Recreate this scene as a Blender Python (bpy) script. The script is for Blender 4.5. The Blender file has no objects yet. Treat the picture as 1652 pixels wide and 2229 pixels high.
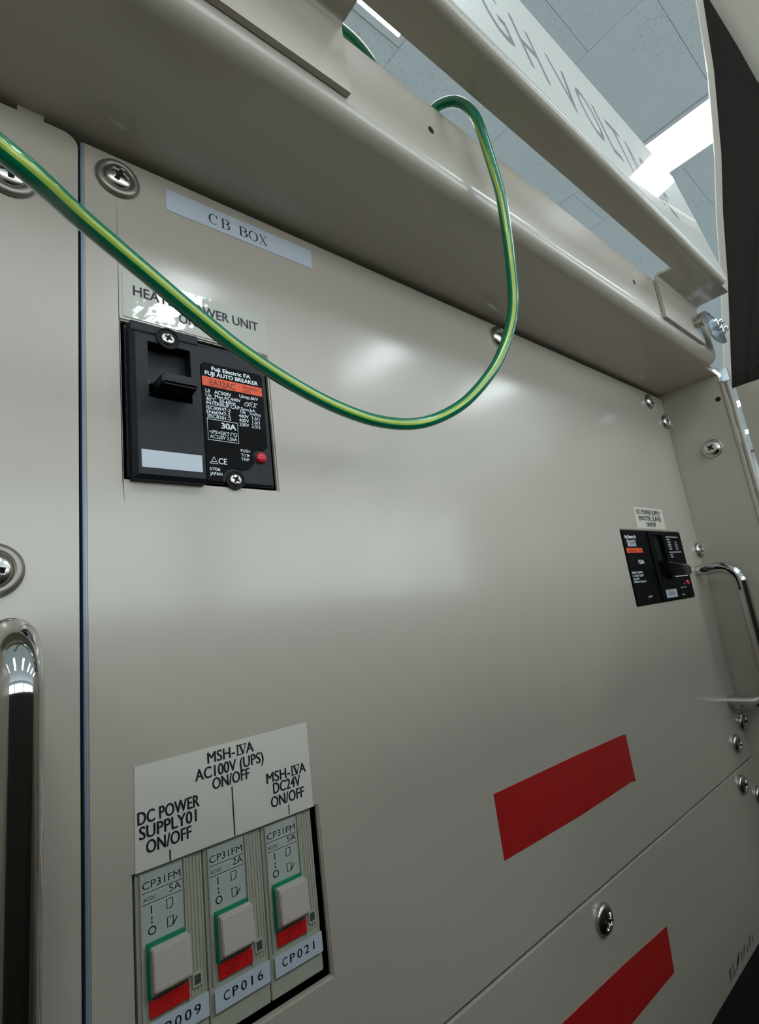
import bpy, bmesh, math, random
from mathutils import Vector, Matrix

# ---------------------------------------------------------------- camera, world, exposure
S = bpy.context.scene
C = S.collection
ZC = 1.6                      # height of the lens above the floor (m)
MM = 0.001

cam_d = bpy.data.cameras.new('camera')
cam_d.sensor_fit = 'HORIZONTAL'; cam_d.sensor_width = 36.0
cam_d.lens = 36.0 * 1142.67 / 1652.0
cam_d.clip_start = 0.004; cam_d.clip_end = 60
cam = bpy.data.objects.new('camera', cam_d); C.objects.link(cam)
R = Matrix(((0.75861, -0.04266, -0.65014), (-0.63952, -0.23957, -0.7305), (-0.12459, 0.96994, -0.20902)))
cam.matrix_world = Matrix.Translation((0, -0.148, ZC)) @ R.to_4x4()
S.camera = cam

w = bpy.data.worlds.new('world'); S.world = w; w.use_nodes = True
w.node_tree.nodes['Background'].inputs[0].default_value = (0.5, 0.55, 0.6, 1)
w.node_tree.nodes['Background'].inputs[1].default_value = 0.0
S.view_settings.view_transform = 'Standard'
S.view_settings.look = 'None'
S.view_settings.gamma = 1.0
S.view_settings.use_curve_mapping = False
S.view_settings.exposure = 0.0
S.cycles.use_denoising = True
S.cycles.max_bounces = 10
S.cycles.diffuse_bounces = 6
S.cycles.glossy_bounces = 5
LAMP_STRENGTH = 14.8
FILL_STRENGTH = 3.3  # low fill light from panes added across the room
RT = 28  # top height of the added light blocker
LAMP_COLOR = (0.87, 0.96, 1.0)

# ---------------------------------------------------------------- helpers
def lin(c):
    return tuple(((v/255)/12.92 if v/255 <= 0.04045 else ((v/255+0.055)/1.055)**2.4) for v in c)

def mat(name, srgb, rough=0.5, metal=0.0, coat=0.0, coat_rough=0.1, bump=0.0, bump_scale=300.0, emit=0.0, spec=0.5, var=0.0, var_scale=4.0):
    m = bpy.data.materials.new(name); m.use_nodes = True
    nt = m.node_tree; b = nt.nodes['Principled BSDF']
    col = lin(srgb)
    b.inputs['Base Color'].default_value = (*col, 1)
    b.inputs['Roughness'].default_value = rough
    b.inputs['Metallic'].default_value = metal
    b.inputs['Specular IOR Level'].default_value = spec
    b.inputs['Coat Weight'].default_value = coat
    b.inputs['Coat Roughness'].default_value = coat_rough
    if emit:
        b.inputs['Emission Color'].default_value = (*(LAMP_COLOR if name == 'lamp_diffuser' else (0.86, 0.94, 1.0)), 1)
        b.inputs['Emission Strength'].default_value = emit
    if bump or var:
        tc = nt.nodes.new('ShaderNodeNewGeometry')
    if bump:
        n = nt.nodes.new('ShaderNodeTexNoise'); n.inputs['Scale'].default_value = bump_scale; n.inputs['Detail'].default_value = 2
        nt.links.new(tc.outputs['Position'], n.inputs['Vector'])
        bp = nt.nodes.new('ShaderNodeBump'); bp.inputs['Strength'].default_value = bump; bp.inputs['Distance'].default_value = 0.001
        nt.links.new(n.outputs['Fac'], bp.inputs['Height'])
        nt.links.new(bp.outputs['Normal'], b.inputs['Normal'])
        nt.links.new(bp.outputs['Normal'], b.inputs['Coat Normal'])
    if var:
        n2 = nt.nodes.new('ShaderNodeTexNoise'); n2.inputs['Scale'].default_value = var_scale; n2.inputs['Detail'].default_value = 6
        nt.links.new(tc.outputs['Position'], n2.inputs['Vector'])
        mx = nt.nodes.new('ShaderNodeMix'); mx.data_type = 'RGBA'
        mx.inputs[6].default_value = (*[v*(1-var) for v in col], 1); mx.inputs[7].default_value = (*[min(1, v*(1+var)) for v in col], 1)
        nt.links.new(n2.outputs['Fac'], mx.inputs[0]); nt.links.new(mx.outputs[2], b.inputs['Base Color'])
    return m

M = {
 'paint': mat('beige_paint', (180, 172, 157), 0.42, 0, 0.95, 0.165, 0.018, 260, var=0.03, var_scale=25),
 'edge': mat('bare_edge', (112, 132, 155), 0.35, 0, 0.3),
 'dark': mat('dark_interior', (14, 13, 12), 0.8),  # shade of holes, recesses and cabinet void put into this near-black
 'door': mat('door_paint', (34, 30, 24), 0.6, spec=0.2),  # shade on stiffener and louvres put into this dark colour
 'steel': mat('polished_steel', (196, 192, 185), 0.24, 1.0),
 'chrome': mat('chrome', (205, 203, 200), 0.06, 1.0),
 'zinc': mat('zinc_plate', (205, 214, 222), 0.32, 1.0, bump=0.1, bump_scale=900),
 'black': mat('black_plastic', (17, 20, 27), 0.5, spec=0.35, bump=0.12, bump_scale=2500),
 'blackgloss': mat('glossy_black_plastic', (12, 12, 14), 0.22),
 'label_black': mat('black_label', (4, 4, 6), 0.6, spec=0.12),
 'white': mat('white_print', (232, 236, 240), 0.5),
 'orange': mat('orange_print', (232, 84, 32), 0.5),
 'ink': mat('black_ink', (20, 22, 30), 0.5),
 'greyink': mat('grey_ink', (96, 98, 102), 0.5),
 'redink': mat('faded_red_ink', (165, 30, 28), 0.5),
 'darkred': mat('dark_red_ink', (95, 20, 8), 0.5),
 'sticker': mat('pale_blue_sticker', (190, 197, 205), 0.4),
 'offwhite': mat('offwhite_sticker', (208, 203, 190), 0.45),
 'clear': mat('glossy_laminated_sticker', (181, 180, 166), 0.3, 0, 1.0, 0.03, 0.12, 120),
 'rack': mat('dark_rack', (48, 46, 42), 0.6),
 'barink': mat('bar_lettering_ink', (104, 106, 108), 0.4, 0, 1.0, 0.03),
 'film': mat('glossy_film', (205, 204, 196), 0.5, 0, 0.5, 0.03),
 'racktop': mat('rack_top_sheet', (140, 134, 122), 0.5),
 'washer': mat('washer_steel', (150, 144, 134), 0.42, 0.85),
 'bolt': mat('satin_bolt', (215, 210, 200), 0.5, 0.8),
 'daylight': mat('frosted_daylight_pane', (220, 228, 235), 0.4, emit=FILL_STRENGTH),  # glow of the added fill panes
 'tape': mat('red_tape', (170, 20, 20), 0.5, 0, 0.15, 0.2, var=0.1, var_scale=60),
 'button': mat('red_button', (200, 35, 50), 0.25),
 'cream': mat('cream_plastic', (172, 170, 152), 0.5, bump=0.05, bump_scale=1500),
 'rocker': mat('rocker_plastic', (190, 178, 168), 0.5),
 'window': mat('pale_green_label', (176, 182, 172), 0.4),
 'green': mat('green_plastic', (0, 125, 90), 0.4),
 'redplastic': mat('red_plastic', (205, 30, 30), 0.4),
 'wire_green': mat('green_insulation', (0, 118, 82), 0.22, 0, 0.6, 0.08),
 'wire_yellow': mat('yellow_green_insulation', (168, 192, 74), 0.25, 0, 0.6, 0.08),
 'tile_gap': mat('ceiling_backing', (105, 115, 120), 0.9),
 'frame': mat('lamp_frame', (205, 212, 216), 0.4),
 'lamp': mat('lamp_diffuser', (240, 250, 255), 0.5, emit=LAMP_STRENGTH),
 'wallm': mat('room_wall', (228, 228, 225), 0.8, var=0.04),
 'floor': mat('room_floor', (165, 165, 160), 0.35, var=0.08, var_scale=3),
}
# ceiling tile: off-white rock wool with short fissures
def tile_mat():
    m = bpy.data.materials.new('rockwool_tile'); m.use_nodes = True
    nt = m.node_tree; b = nt.nodes['Principled BSDF']; b.inputs['Roughness'].default_value = 0.95
    g = nt.nodes.new('ShaderNodeNewGeometry'); mp = nt.nodes.new('ShaderNodeMapping')
    mp.inputs['Scale'].default_value = (230, 65, 60); mp.inputs['Rotation'].default_value = (0, 0, 0.15)
    nt.links.new(g.outputs['Position'], mp.inputs[0])
    v = nt.nodes.new('ShaderNodeTexVoronoi'); v.inputs['Scale'].default_value = 1.0
    nt.links.new(mp.outputs[0], v.inputs['Vector'])
    n = nt.nodes.new('ShaderNodeTexNoise'); n.inputs['Scale'].default_value = 7; nt.links.new(g.outputs['Position'], n.inputs['Vector'])
    ad = nt.nodes.new('ShaderNodeMath'); ad.operation = 'ADD'; nt.links.new(v.outputs['Distance'], ad.inputs[0])
    ml = nt.nodes.new('ShaderNodeMath'); ml.operation = 'MULTIPLY'; ml.inputs[1].default_value = 0.5
    nt.links.new(n.outputs['Fac'], ml.inputs[0]); nt.links.new(ml.outputs[0], ad.inputs[1])
    r = nt.nodes.new('ShaderNodeValToRGB'); r.color_ramp.elements[0].position = 0.32; r.color_ramp.elements[1].position = 0.42
    a = lin((158, 168, 173)); c = lin((203, 214, 219))
    r.color_ramp.elements[0].color = (*a, 1); r.color_ramp.elements[1].color = (*c, 1)
    nt.links.new(ad.outputs[0], r.inputs[0]); nt.links.new(r.outputs[0], b.inputs['Base Color'])
    return m
M['tile'] = tile_mat()

def P(x, y, z):
    return Vector((x*MM, y*MM, ZC + z*MM))

def link(name, bm, m, parent=None, smooth=False, mats=None):
    bmesh.ops.recalc_face_normals(bm, faces=bm.faces[:])
    me = bpy.data.meshes.new(name); bm.to_mesh(me); bm.free()
    for q in (mats or [m]): me.materials.append(q)
    if smooth:
        for p in me.polygons: p.use_smooth = True
        try: me.set_sharp_from_angle(angle=math.radians(38))
        except Exception: pass
    o = bpy.data.objects.new(name, me); C.objects.link(o)
    if parent:
        o.parent = parent
        o.matrix_parent_inverse = Matrix.Translation(parent_loc(parent)).inverted()
    return o

def parent_loc(p):
    v = Vector(p.location)
    while p.parent: p = p.parent; v = v  # children keep location zero, so only the root matters
    return Vector(p.location) if p.location.length else v

ROOT = {}
def thing(name, label, cat, loc=(0, 0, 0), group=None):
    o = bpy.data.objects.new(name, None); C.objects.link(o)
    o.location = P(*loc); o.empty_display_size = 0.01
    o['label'] = label; o['category'] = cat
    if group: o['group'] = group
    return o

def tag(o, label, cat, group=None, kind=None):
    o['label'] = label; o['category'] = cat
    if group: o['group'] = group
    if kind: o['kind'] = kind
    return o

def part(name, bm, m, parent, smooth=False, label=None, mats=None):
    o = link(name, bm, m, None, smooth, mats)
    o.parent = parent
    root = parent
    while root.parent: root = root.parent
    if parent is root and root.type == 'EMPTY' or root.location.length:
        # mesh is modelled in world space: cancel the root's offset once
        o.matrix_parent_inverse = Matrix.Identity(4)
        if parent is root: o.location = -Vector(root.location)
    if label: o['label'] = label
    return o

def box(bm, x0, x1, y0, y1, z0, z1, bev=0.0, seg=2):
    vs = [bm.verts.new(P(x, y, z)) for x in (x0, x1) for y in (y0, y1) for z in (z0, z1)]
    f = [(0,1,3,2),(4,6,7,5),(0,4,5,1),(2,3,7,6),(0,2,6,4),(1,5,7,3)]
    fs = [bm.faces.new([vs[i] for i in q]) for q in f]
    if bev:
        es = list({e for q in fs for e in q.edges})
        bmesh.ops.bevel(bm, geom=es, offset=bev*MM, segments=seg, affect='EDGES', profile=0.5)

def Bx(*a, bev=0.0, seg=2):
    bm = bmesh.new(); box(bm, *a, bev=bev, seg=seg); return bm

def prism_y(bm, pts, y0, y1, mi=0):
    """polygon in x,z extruded between the y planes"""
    a = [bm.verts.new(P(x, y0, z)) for x, z in pts]; b = [bm.verts.new(P(x, y1, z)) for x, z in pts]
    n = len(pts)
    fs = [bm.faces.new(a), bm.faces.new(b[::-1])]
    for i in range(n): fs.append(bm.faces.new((a[i], b[i], b[(i+1) % n], a[(i+1) % n])))
    for f in fs: f.material_index = mi
    return fs

def prism_x(bm, pts, x0, x1):
    """polygon in y,z extruded along x"""
    a = [bm.verts.new(P(x0, y, z)) for y, z in pts]; b = [bm.verts.new(P(x1, y, z)) for y, z in pts]
    n = len(pts); bm.faces.new(a); bm.faces.new(b[::-1])
    for i in range(n): bm.faces.new((a[i], b[i], b[(i+1) % n], a[(i+1) % n]))

def prism_z(bm, pts, z0, z1):
    a = [bm.verts.new(P(x, y, z0)) for x, y in pts]; b = [bm.verts.new(P(x, y, z1)) for x, y in pts]
    n = len(pts); bm.faces.new(a); bm.faces.new(b[::-1])
    for i in range(n): bm.faces.new((a[i], b[i], b[(i+1) % n], a[(i+1) % n]))

def arc(cx, cy, r, a0, a1, n=8):
    return [(cx + r*math.cos(math.radians(a0+(a1-a0)*i/n)), cy + r*math.sin(math.radians(a0+(a1-a0)*i/n))) for i in range(n+1)]

def thick(line, t):
    """sheet profile: polyline offset by t to its left"""
    out = []
    n = len(line)
    for i in range(n):
        p0 = Vector(line[max(0, i-1)]); p1 = Vector(line[min(n-1, i+1)])
        d = (p1-p0).normalized(); q = Vector(line[i]) + Vector((-d.y, d.x))*t
        out.append((q.x, q.y))
    return list(line) + out[::-1]

def tube(bm, pts, r, n=20, caps=True):
    pts = [Vector(p) for p in pts]; rings = []
    t0 = (pts[1]-pts[0]).normalized(); u = t0.orthogonal().normalized()
    for i, p in enumerate(pts):
        t = (pts[min(i+1, len(pts)-1)] - pts[max(i-1, 0)]).normalized()
        u = (u - t*u.dot(t)).normalized(); v = t.cross(u)
        rings.append([bm.verts.new(p + (u*math.cos(2*math.pi*k/n) + v*math.sin(2*math.pi*k/n))*r*MM) for k in range(n)])
    for a, b in zip(rings, rings[1:]):
        for k in range(n): bm.faces.new((a[k], a[(k+1) % n], b[(k+1) % n], b[k]))
    if caps: bm.faces.new(rings[0][::-1]); bm.faces.new(rings[-1])

def lathe(bm, prof, center, axis, n=40):
    """profile [(radius, height)] about axis through center (mm)"""
    axis = Vector(axis).normalized(); u = axis.orthogonal().normalized(); v = axis.cross(u); c = P(*center)
    rings = []
    for r, h in prof:
        if r < 1e-6: rings.append([bm.verts.new(c + axis*h*MM)])
        else: rings.append([bm.verts.new(c + axis*h*MM + (u*math.cos(2*math.pi*k/n)+v*math.sin(2*math.pi*k/n))*r*MM) for k in range(n)])
    for a, b in zip(rings, rings[1:]):
        for k in range(n):
            k2 = (k+1) % n
            if len(a) == 1 and len(b) == 1: continue
            if len(a) == 1: bm.faces.new((a[0], b[k], b[k2]))
            elif len(b) == 1: bm.faces.new((a[k], a[k2], b[0]))
            else: bm.faces.new((a[k], a[k2], b[k2], b[k]))

def text_faces(s, bold=0.0):
    cu = bpy.data.curves.new('t', 'FONT'); cu.body = s; cu.size = 1; cu.offset = bold; cu.resolution_u = 4
    o = bpy.data.objects.new('t', cu); C.objects.link(o)
    dg = bpy.context.evaluated_depsgraph_get(); dg.update()
    me = bpy.data.meshes.new_from_object(o.evaluated_get(dg))
    vs = [(v.co.x, v.co.y) for v in me.vertices]; fs = [tuple(p.vertices) for p in me.polygons]
    bpy.data.objects.remove(o); bpy.data.curves.remove(cu); bpy.data.meshes.remove(me)
    return vs, fs

REF_H = None
def put_text(bm, s, x0, x1, z, h, y, bold=0.0, mapf=None, mi=0):
    """flat lettering facing -y: spans x0..x1, baseline z, capital height h"""
    global REF_H
    if REF_H is None:
        v, _ = text_faces('H'); REF_H = (min(q[1] for q in v), max(q[1] for q in v))
    vs, fs = text_faces(s)
    if not vs: return
    if bold:
        d = h*abs(bold)*1.6
        for i_, (dx, dz) in enumerate(((d, 0), (-d, 0), (0, d*.7))): put_text(bm, s, x0+dx, x1+dx, z+dz, h, y-0.006*(i_+1), 0.0, mapf, mi)
    ax = min(v[0] for v in vs); bx = max(v[0] for v in vs); sx = (x1-x0)/(bx-ax); sz = h/(REF_H[1]-REF_H[0])
    bv = []
    for (a, b) in vs:
        X = x0+(a-ax)*sx; Z = z + b*sz
        bv.append(bm.verts.new(mapf(X, Z) if mapf else P(X, y, Z)))
    for f in fs:
        try: bm.faces.new([bv[i] for i in f]).material_index = mi
        except Exception: pass

def quad(bm, x0, x1, z0, z1, y, mi=0):
    f = bm.faces.new([bm.verts.new(P(*q)) for q in ((x0, y, z0), (x1, y, z0), (x1, y, z1), (x0, y, z1))]); f.material_index = mi

def ring2d(bm, pts, wd, y, mi=0, closed=True):
    """ribbon of width wd (number or list) along 2-D pts in x,z"""
    n = len(pts); L = []; Rr = []
    for i in range(n):
        a = Vector(pts[i-1] if (closed or i > 0) else pts[i]); b = Vector(pts[(i+1) % n] if (closed or i < n-1) else pts[i])
        d = (b-a).normalized(); nn = Vector((-d.y, d.x)); ww = (wd[i] if isinstance(wd, (list, tuple)) else wd)/2
        p = Vector(pts[i]); q1 = p+nn*ww; q2 = p-nn*ww
        L.append(bm.verts.new(P(q1.x, y, q1.y))); Rr.append(bm.verts.new(P(q2.x, y, q2.y)))
    for i in range(n if closed else n-1):
        j = (i+1) % n
        bm.faces.new((L[i], L[j], Rr[j], Rr[i])).material_index = mi

def disc(bm, x, z, r, y, n=20, mi=0):
    bm.faces.new([bm.verts.new(P(x+r*math.cos(2*math.pi*k/n), y, z+r*math.sin(2*math.pi*k/n))) for k in range(n)]).material_index = mi

def solid_quad(pts, y0, y1):
    bm = bmesh.new(); prism_y(bm, pts, y0, y1); return bm

# ---------------------------------------------------------------- room shell
H = 1200.0                                    # ceiling above the lens, mm
def struct(name, bm, m, label=None):
    o = link(name, bm, m); o['kind'] = 'structure'
    if label: o['label'] = label
    return o
X0, X1, Y0, Y1 = -3200, 6200, -3300, 3600
struct('floor', Bx(X0, X1, Y0, Y1, -1650, -1600), M['floor'], 'grey beige floor below the cabinets')
struct('wall_back', Bx(X0, X1, Y1, Y1+80, -1600, H+60), M['wallm'], 'plain wall behind the cabinet')
struct('wall_front', Bx(X0, X1, Y0-80, Y0, -1600, H+60), M['wallm'], 'plain wall across the room from the cabinet')
struct('wall_left', Bx(X0-80, X0, Y0-80, Y1+80, -1600, H+60), M['wallm'], 'plain wall at the left end of the room')
struct('wall_right', Bx(X1, X1+80, Y0-80, Y1+80, -1600, H+60), M['wallm'], 'plain wall at the right end of the room')
for k, xw in enumerate((-2900, -700, 1500, 3700)):
    wf = struct('window_%d' % (k+1), Bx(xw, xw+2000, Y0-2, Y0+12, 0, 1000), M['daylight'], 'frosted window in the wall across the room')  # emissive panes added as low-angle fill; no window known there
    bm = bmesh.new()
    for a in ((xw-40, xw, -40, 1040), (xw+2000, xw+2040, -40, 1040), (xw, xw+2000, -40, 0), (xw, xw+2000, 1000, 1040), (xw+985, xw+1015, 0, 1000)): box(bm, a[0], a[1], Y0-2, Y0+40, a[2], a[3])
    part('window_frame', bm, M['frame'], wf)
ceil = struct('ceiling', Bx(X0, X1, Y0, Y1, H+12, H+60), M['tile_gap'], 'pale blue grey ceiling of fissured tiles')
def LXK(k): return {1: 2290.0, 2: 3420.0}.get(k, LX0+PITCH*k)
# lamps run in rows along y; tiles fill the bays between them
PITCH = 917.0; LX0 = 1464.0; LW = 161.0
rows = range(-4, 6)
lamp_spans = [(-220, 396), (-1650, -866), (640, 1870)]  # last span: unseen lamps added to brighten the header and bar
tile_me = {}
def ceiling_tile(x0, x1, y0, y1):
    key = (round(x1-x0), round(y1-y0))
    if key not in tile_me:
        bm = bmesh.new(); wx, wy = (x1-x0)/2-0.35, (y1-y0)/2-0.35
        vs = []
        for z, ins in ((12, 0), (0.7, 0), (0, 0.7)):
            vs.append([bm.verts.new(Vector((a*(wx-ins)*MM, b*(wy-ins)*MM, z*MM))) for a, b in ((-1,-1),(1,-1),(1,1),(-1,1))])
        bm.faces.new(vs[0]); bm.faces.new(vs[2])
        for a, b in zip(vs, vs[1:]):
            for k in range(4): bm.faces.new((a[k], a[(k+1) % 4], b[(k+1) % 4], b[k]))
        bmesh.ops.recalc_face_normals(bm, faces=bm.faces[:])
        me = bpy.data.meshes.new('tile'); bm.to_mesh(me); bm.free(); me.materials.append(M['tile']); tile_me[key] = me
    o = bpy.data.objects.new('tile', tile_me[key]); C.objects.link(o); o.parent = ceil
    o.location = P((x0+x1)/2, (y0+y1)/2, H)
far = bmesh.new()
for k in rows:
    a = LXK(k-1) + LW + 16; b = LXK(k) - 16
    cols = [(a, a+(b-a)/2), (a+(b-a)/2, b), (b, b+LW+32)]
    for ci, (p, q) in enumerate(cols):
        off = (169, 26, 396+16)[ci]
        y = off - 600*18
        while y < Y1:
            ya, yb = max(y, Y0), min(y+600, Y1)
            if ci == 2:
                segs = [(ya, yb)]
                for s0, s1 in ([(-220, 396 if k == -1 else 372)]+lamp_spans[1:] if k in (-1, 0) else lamp_spans[1:]):
                    s0 -= 16; s1 += 16; ns = []
                    for u, v in segs:
                        if v <= s0 or u >= s1: ns.append((u, v)); continue
                        if u < s0: ns.append((u, s0))
                        if v > s1: ns.append((s1, v))
                    segs = ns
            else: segs = [(ya, yb)]
            for u, v in segs:
                if v-u < 3: continue
                if -300 < (p+q)/2 < 3400 and -1700 < (u+v)/2 < 900: ceiling_tile(p, q, u, v)
                elif p > X0 and q < X1: box(far, p+1, q-1, u+1, v-1, H, H+12)
            y += 600
fo = part('tile_field', far, M['tile'], ceil); fo['kind'] = 'stuff'; fo['label'] = 'tiles too far away to tell apart'

lamp_proto = None
def lamp(x, s0, s1, label):
    t = thing('ceiling_lamp', label, 'ceiling lamp', (x+LW/2, (s0+s1)/2, H), 'recessed ceiling lamps in rows')
    bm = bmesh.new()
    for a in ((x-14, x, s0-14, s1+14), (x+LW, x+LW+14, s0-14, s1+14), (x, x+LW, s0-14, s0), (x, x+LW, s1, s1+14)):
        box(bm, a[0], a[1], a[2], a[3], H-2, H+12)
    part('frame', bm, M['frame'], t)
    part('diffuser', Bx(x, x+LW, s0, s1, H+2, H+8), M['lamp'], t)
def near(k, j):
    return {(0, 0): 'long lamp glaring above the right end of the warning bar',
            (-1, 0): 'lamp seen through the slot left of the green wire arch'}.get((k, j), 'white recessed lamp in the tiled ceiling, outside the close view')
for k in range(-4, 5):
    for j, (s0, s1) in enumerate(lamp_spans):
        if j == 0 and k not in (-1, 0): continue
        lamp(LXK(k), s0, s1 if (k, j) != (0, 0) else 372, near(k, j))

# ---------------------------------------------------------------- cabinet carcass with header channel
cab = thing('electrical_cabinet', 'beige steel cabinet whose header channel and side wall frame the breaker panel', 'cabinet', (200, 300, -1600))
# header channel: bottom sheet, rounded lower edge, front web
t = 2.0; Rf = 7.0
prof = [(30, 157)] + [(x, y) for x, y in arc(-51+Rf, 157+Rf, Rf, 270, 180, 10)] + [(-51, 190.5)]
bm = bmesh.new(); prism_x(bm, thick(prof, -t) if False else [(y, z) for y, z in prof] + [(-51+t, 190.5), (-51+t, 157+Rf)] + arc(-51+Rf, 157+Rf, Rf-t, 180, 270, 8)[1:] + [(30, 157+t)], -110, 437)
part('header_channel', bm, M['paint'], cab, smooth=True)
part('header_end', Bx(437, 462, -42.5, 30, 157, 159), M['paint'], cab)
part('header_gusset', solid_quad([(437, 159), (448, 159), (446, 166), (440, 176), (437, 178)], -44, -42.5), M['paint'], cab)
bm = Bx(-110, 462, 30, 640, 157, 159); part('top_sheet', bm, M['paint'], cab)
part('side_wall', Bx(462, 463.6, -43, 640, -1560, 157), M['paint'], cab)
part('side_wall', Bx(-112, -110, -43, 640, -1560, 157), M['paint'], cab)
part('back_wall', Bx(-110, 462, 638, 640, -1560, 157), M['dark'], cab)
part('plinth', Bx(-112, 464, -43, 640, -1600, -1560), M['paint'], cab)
part('inner_shroud', Bx(-108, 461, 70, 72, -1500, 150), M['dark'], cab)  # dark sheet added to blacken the unlit interior
part('lower_shroud', Bx(-108, 461, 6, 8, -1500, -218), M['dark'], cab)  # dark sheet added for the black, unlit void below the panel
part('post_lip', Bx(461.2, 464.4, -45.6, -43, -1500, 151, bev=0.5), M['paint'], cab)
bm = bmesh.new(); tube(bm, [P(463.4, -47.7, -1500), P(463.4, -47.7, -100), P(463.4, -47.7, 149)], 2.0, 20)
part('post_bead', bm, M['paint'], cab, smooth=True)
bm = bmesh.new(); prism_z(bm, [(460.0, -45.4), (463.4, -45.4), (463.4, -50), (461.5, -50)], 149.5, 159); part('post_cap', bm, M['zinc'], cab, label='pale zinc cap on the corner post')
for (x, z) in ((136.3, 177.4), (307.2, 176.3)):
    bm = bmesh.new(); lathe(bm, [(0, .06), (1.3, .06), (1.45, .1), (1.5, .05)], (x, -51, z), (0, -1, 0), 20)
    part('screw_hole', bm, M['dark'], cab, label='small dark hole in the header')
bm = bmesh.new(); lathe(bm, [(0, .06), (1.8, .06), (1.9, .02)], (462, -39, 137.8), (-1, 0, 0), 20); part('screw_hole', bm, M['dark'], cab, label='small dark hole in the side wall')
part('clip', Bx(14, 20.5, -0.4, 1.2, 154.9, 156.9), M['paint'], cab)

# screws -----------------------------------------------------------
def raw_lathe(prof, n=48):
    bm = bmesh.new(); rings = []
    for r, h in prof:
        rings.append([bm.verts.new(Vector((r*math.cos(2*math.pi*k/n), -h, r*math.sin(2*math.pi*k/n)))*MM) for k in range(n)] if r > 1e-6 else [bm.verts.new(Vector((0, -h, 0))*MM)])
    for a, b in zip(rings, rings[1:]):
        for k in range(n):
            k2 = (k+1) % n
            if len(a) == 1: bm.faces.new((a[0], b[k], b[k2]))
            elif len(b) == 1: bm.faces.new((a[k], a[k2], b[0]))
            else: bm.faces.new((a[k], a[k2], b[k2], b[k]))
    bmesh.ops.recalc_face_normals(bm, faces=bm.faces[:])
    return bm
def head_mesh(name, r, hgt, m, depth=1.6, flat=False):
    """screw head as a polar grid, the cross recess pressed into it"""
    bm = bmesh.new(); n = 112; L_, W_ = r*0.58, r*0.15
    rad = [r*(1-(i/26)**1.15) for i in range(26)]
    def ht(q):
        return hgt*(1.0 if q < r*.9 else 1-0.5*(q-r*.9)/(r*.1)) if flat else hgt*0.25+hgt*0.75*math.sqrt(max(0, 1-(q/r)**2))
    rings = [[bm.verts.new(Vector((r*math.cos(2*math.pi*k/n), 0, r*math.sin(2*math.pi*k/n)))*MM) for k in range(n)]]
    def inside(x, z):
        a = min(max(abs(x)-L_, abs(z)-W_), max(abs(z)-L_, abs(x)-W_)); a = min(a, max(abs(x), abs(z))-W_*1.5)
        return min(1, max(0, -a/(0.07*r)+0.2))
    for q in rad:
        ring = []
        for k in range(n):
            x, z = q*math.cos(2*math.pi*k/n), q*math.sin(2*math.pi*k/n)
            ring.append(bm.verts.new(Vector((x, -(ht(q)-depth*inside(x, z)*(1-0.5*q/r)), z))*MM))
        rings.append(ring)
    c_ = bm.verts.new(Vector((0, -(ht(0)-depth), 0))*MM)
    for a, b in zip(rings, rings[1:]):
        for k in range(n): bm.faces.new((a[k], a[(k+1) % n], b[(k+1) % n], b[k]))
    for k in range(n): bm.faces.new((rings[-1][k], rings[-1][(k+1) % n], c_))
    bmesh.ops.recalc_face_normals(bm, faces=bm.faces[:])
    res = bpy.data.meshes.new(name); bm.to_mesh(res); bm.free()
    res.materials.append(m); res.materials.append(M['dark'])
    for p in res.polygons:
        p.use_smooth = True
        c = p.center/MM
        if inside(c.x, c.z) > .75: p.material_index = 1  # recess shade put into the colour of its deep faces
    return res
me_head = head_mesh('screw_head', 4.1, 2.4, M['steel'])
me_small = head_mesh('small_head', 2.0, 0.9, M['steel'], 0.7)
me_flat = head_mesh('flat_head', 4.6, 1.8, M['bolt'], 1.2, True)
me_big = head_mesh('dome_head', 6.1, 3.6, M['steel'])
b = raw_lathe([(3.9, 0.0), (6.3, 0.0), (6.5, 0.6), (6.1, 1.3), (5.1, 1.8), (4.3, 1.5), (4.0, 0.6), (3.9, 0.0)])
me_wash = bpy.data.meshes.new('cup_washer'); b.to_mesh(me_wash); b.free(); me_wash.materials.append(M['washer'])
for p in me_wash.polygons: p.use_smooth = True
def inst(name, me, loc, parent, rot=0.0, axis='y', label=None):
    o = bpy.data.objects.new(name, me); C.objects.link(o); o.parent = parent
    root = parent
    while root.parent: root = root.parent
    m_ = Matrix.Rotation(math.radians(rot), 4, 'Y')
    if axis == 'x': m_ = Matrix.Rotation(math.radians(-90), 4, 'Z') @ m_
    elif axis == '-x': m_ = Matrix.Rotation(math.radians(-90), 4, 'Z') @ m_
    o.matrix_basis = Matrix.Translation(P(*loc) - (Vector(root.location) if parent is root else Vector(parent.matrix_basis.translation) + Vector(root.location))) @ m_
    if label: o['label'] = label
    return o
def screw(x, z, parent, rot=20, washer=True, y=0):
    if washer:
        s = inst('screw', me_wash, (x, y, z), parent)
        o = bpy.data.objects.new('screw_head', me_head); C.objects.link(o); o.parent = s
        o.matrix_basis = Matrix.Translation((0, -0.0007, 0)) @ Matrix.Rotation(math.radians(rot), 4, 'Y')
    else:
        s = inst('screw', me_big, (x, y, z), parent, rot)
    return s

# side wall bolt
sb = bpy.data.meshes.new('side_washer'); b = raw_lathe([(3.0, 0.0), (7.2, 0.0), (7.2, 0.5), (6.8, 0.8), (5.9, 0.5), (5.3, 0.6), (4.9, 4.0), (3.0, 4.0), (3.0, 0)]); b.to_mesh(sb); b.free(); sb.materials.append(M['steel'])
for p in sb.polygons: p.use_smooth = True
w_ = inst('side_bolt', sb, (462, -26.5, 101.5), cab, 0, '-x')
o = bpy.data.objects.new('screw_head', me_flat); C.objects.link(o); o.parent = w_; o.matrix_basis = Matrix.Translation((0, -0.0038, 0)) @ Matrix.Rotation(math.radians(40), 4, 'Y')

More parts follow.
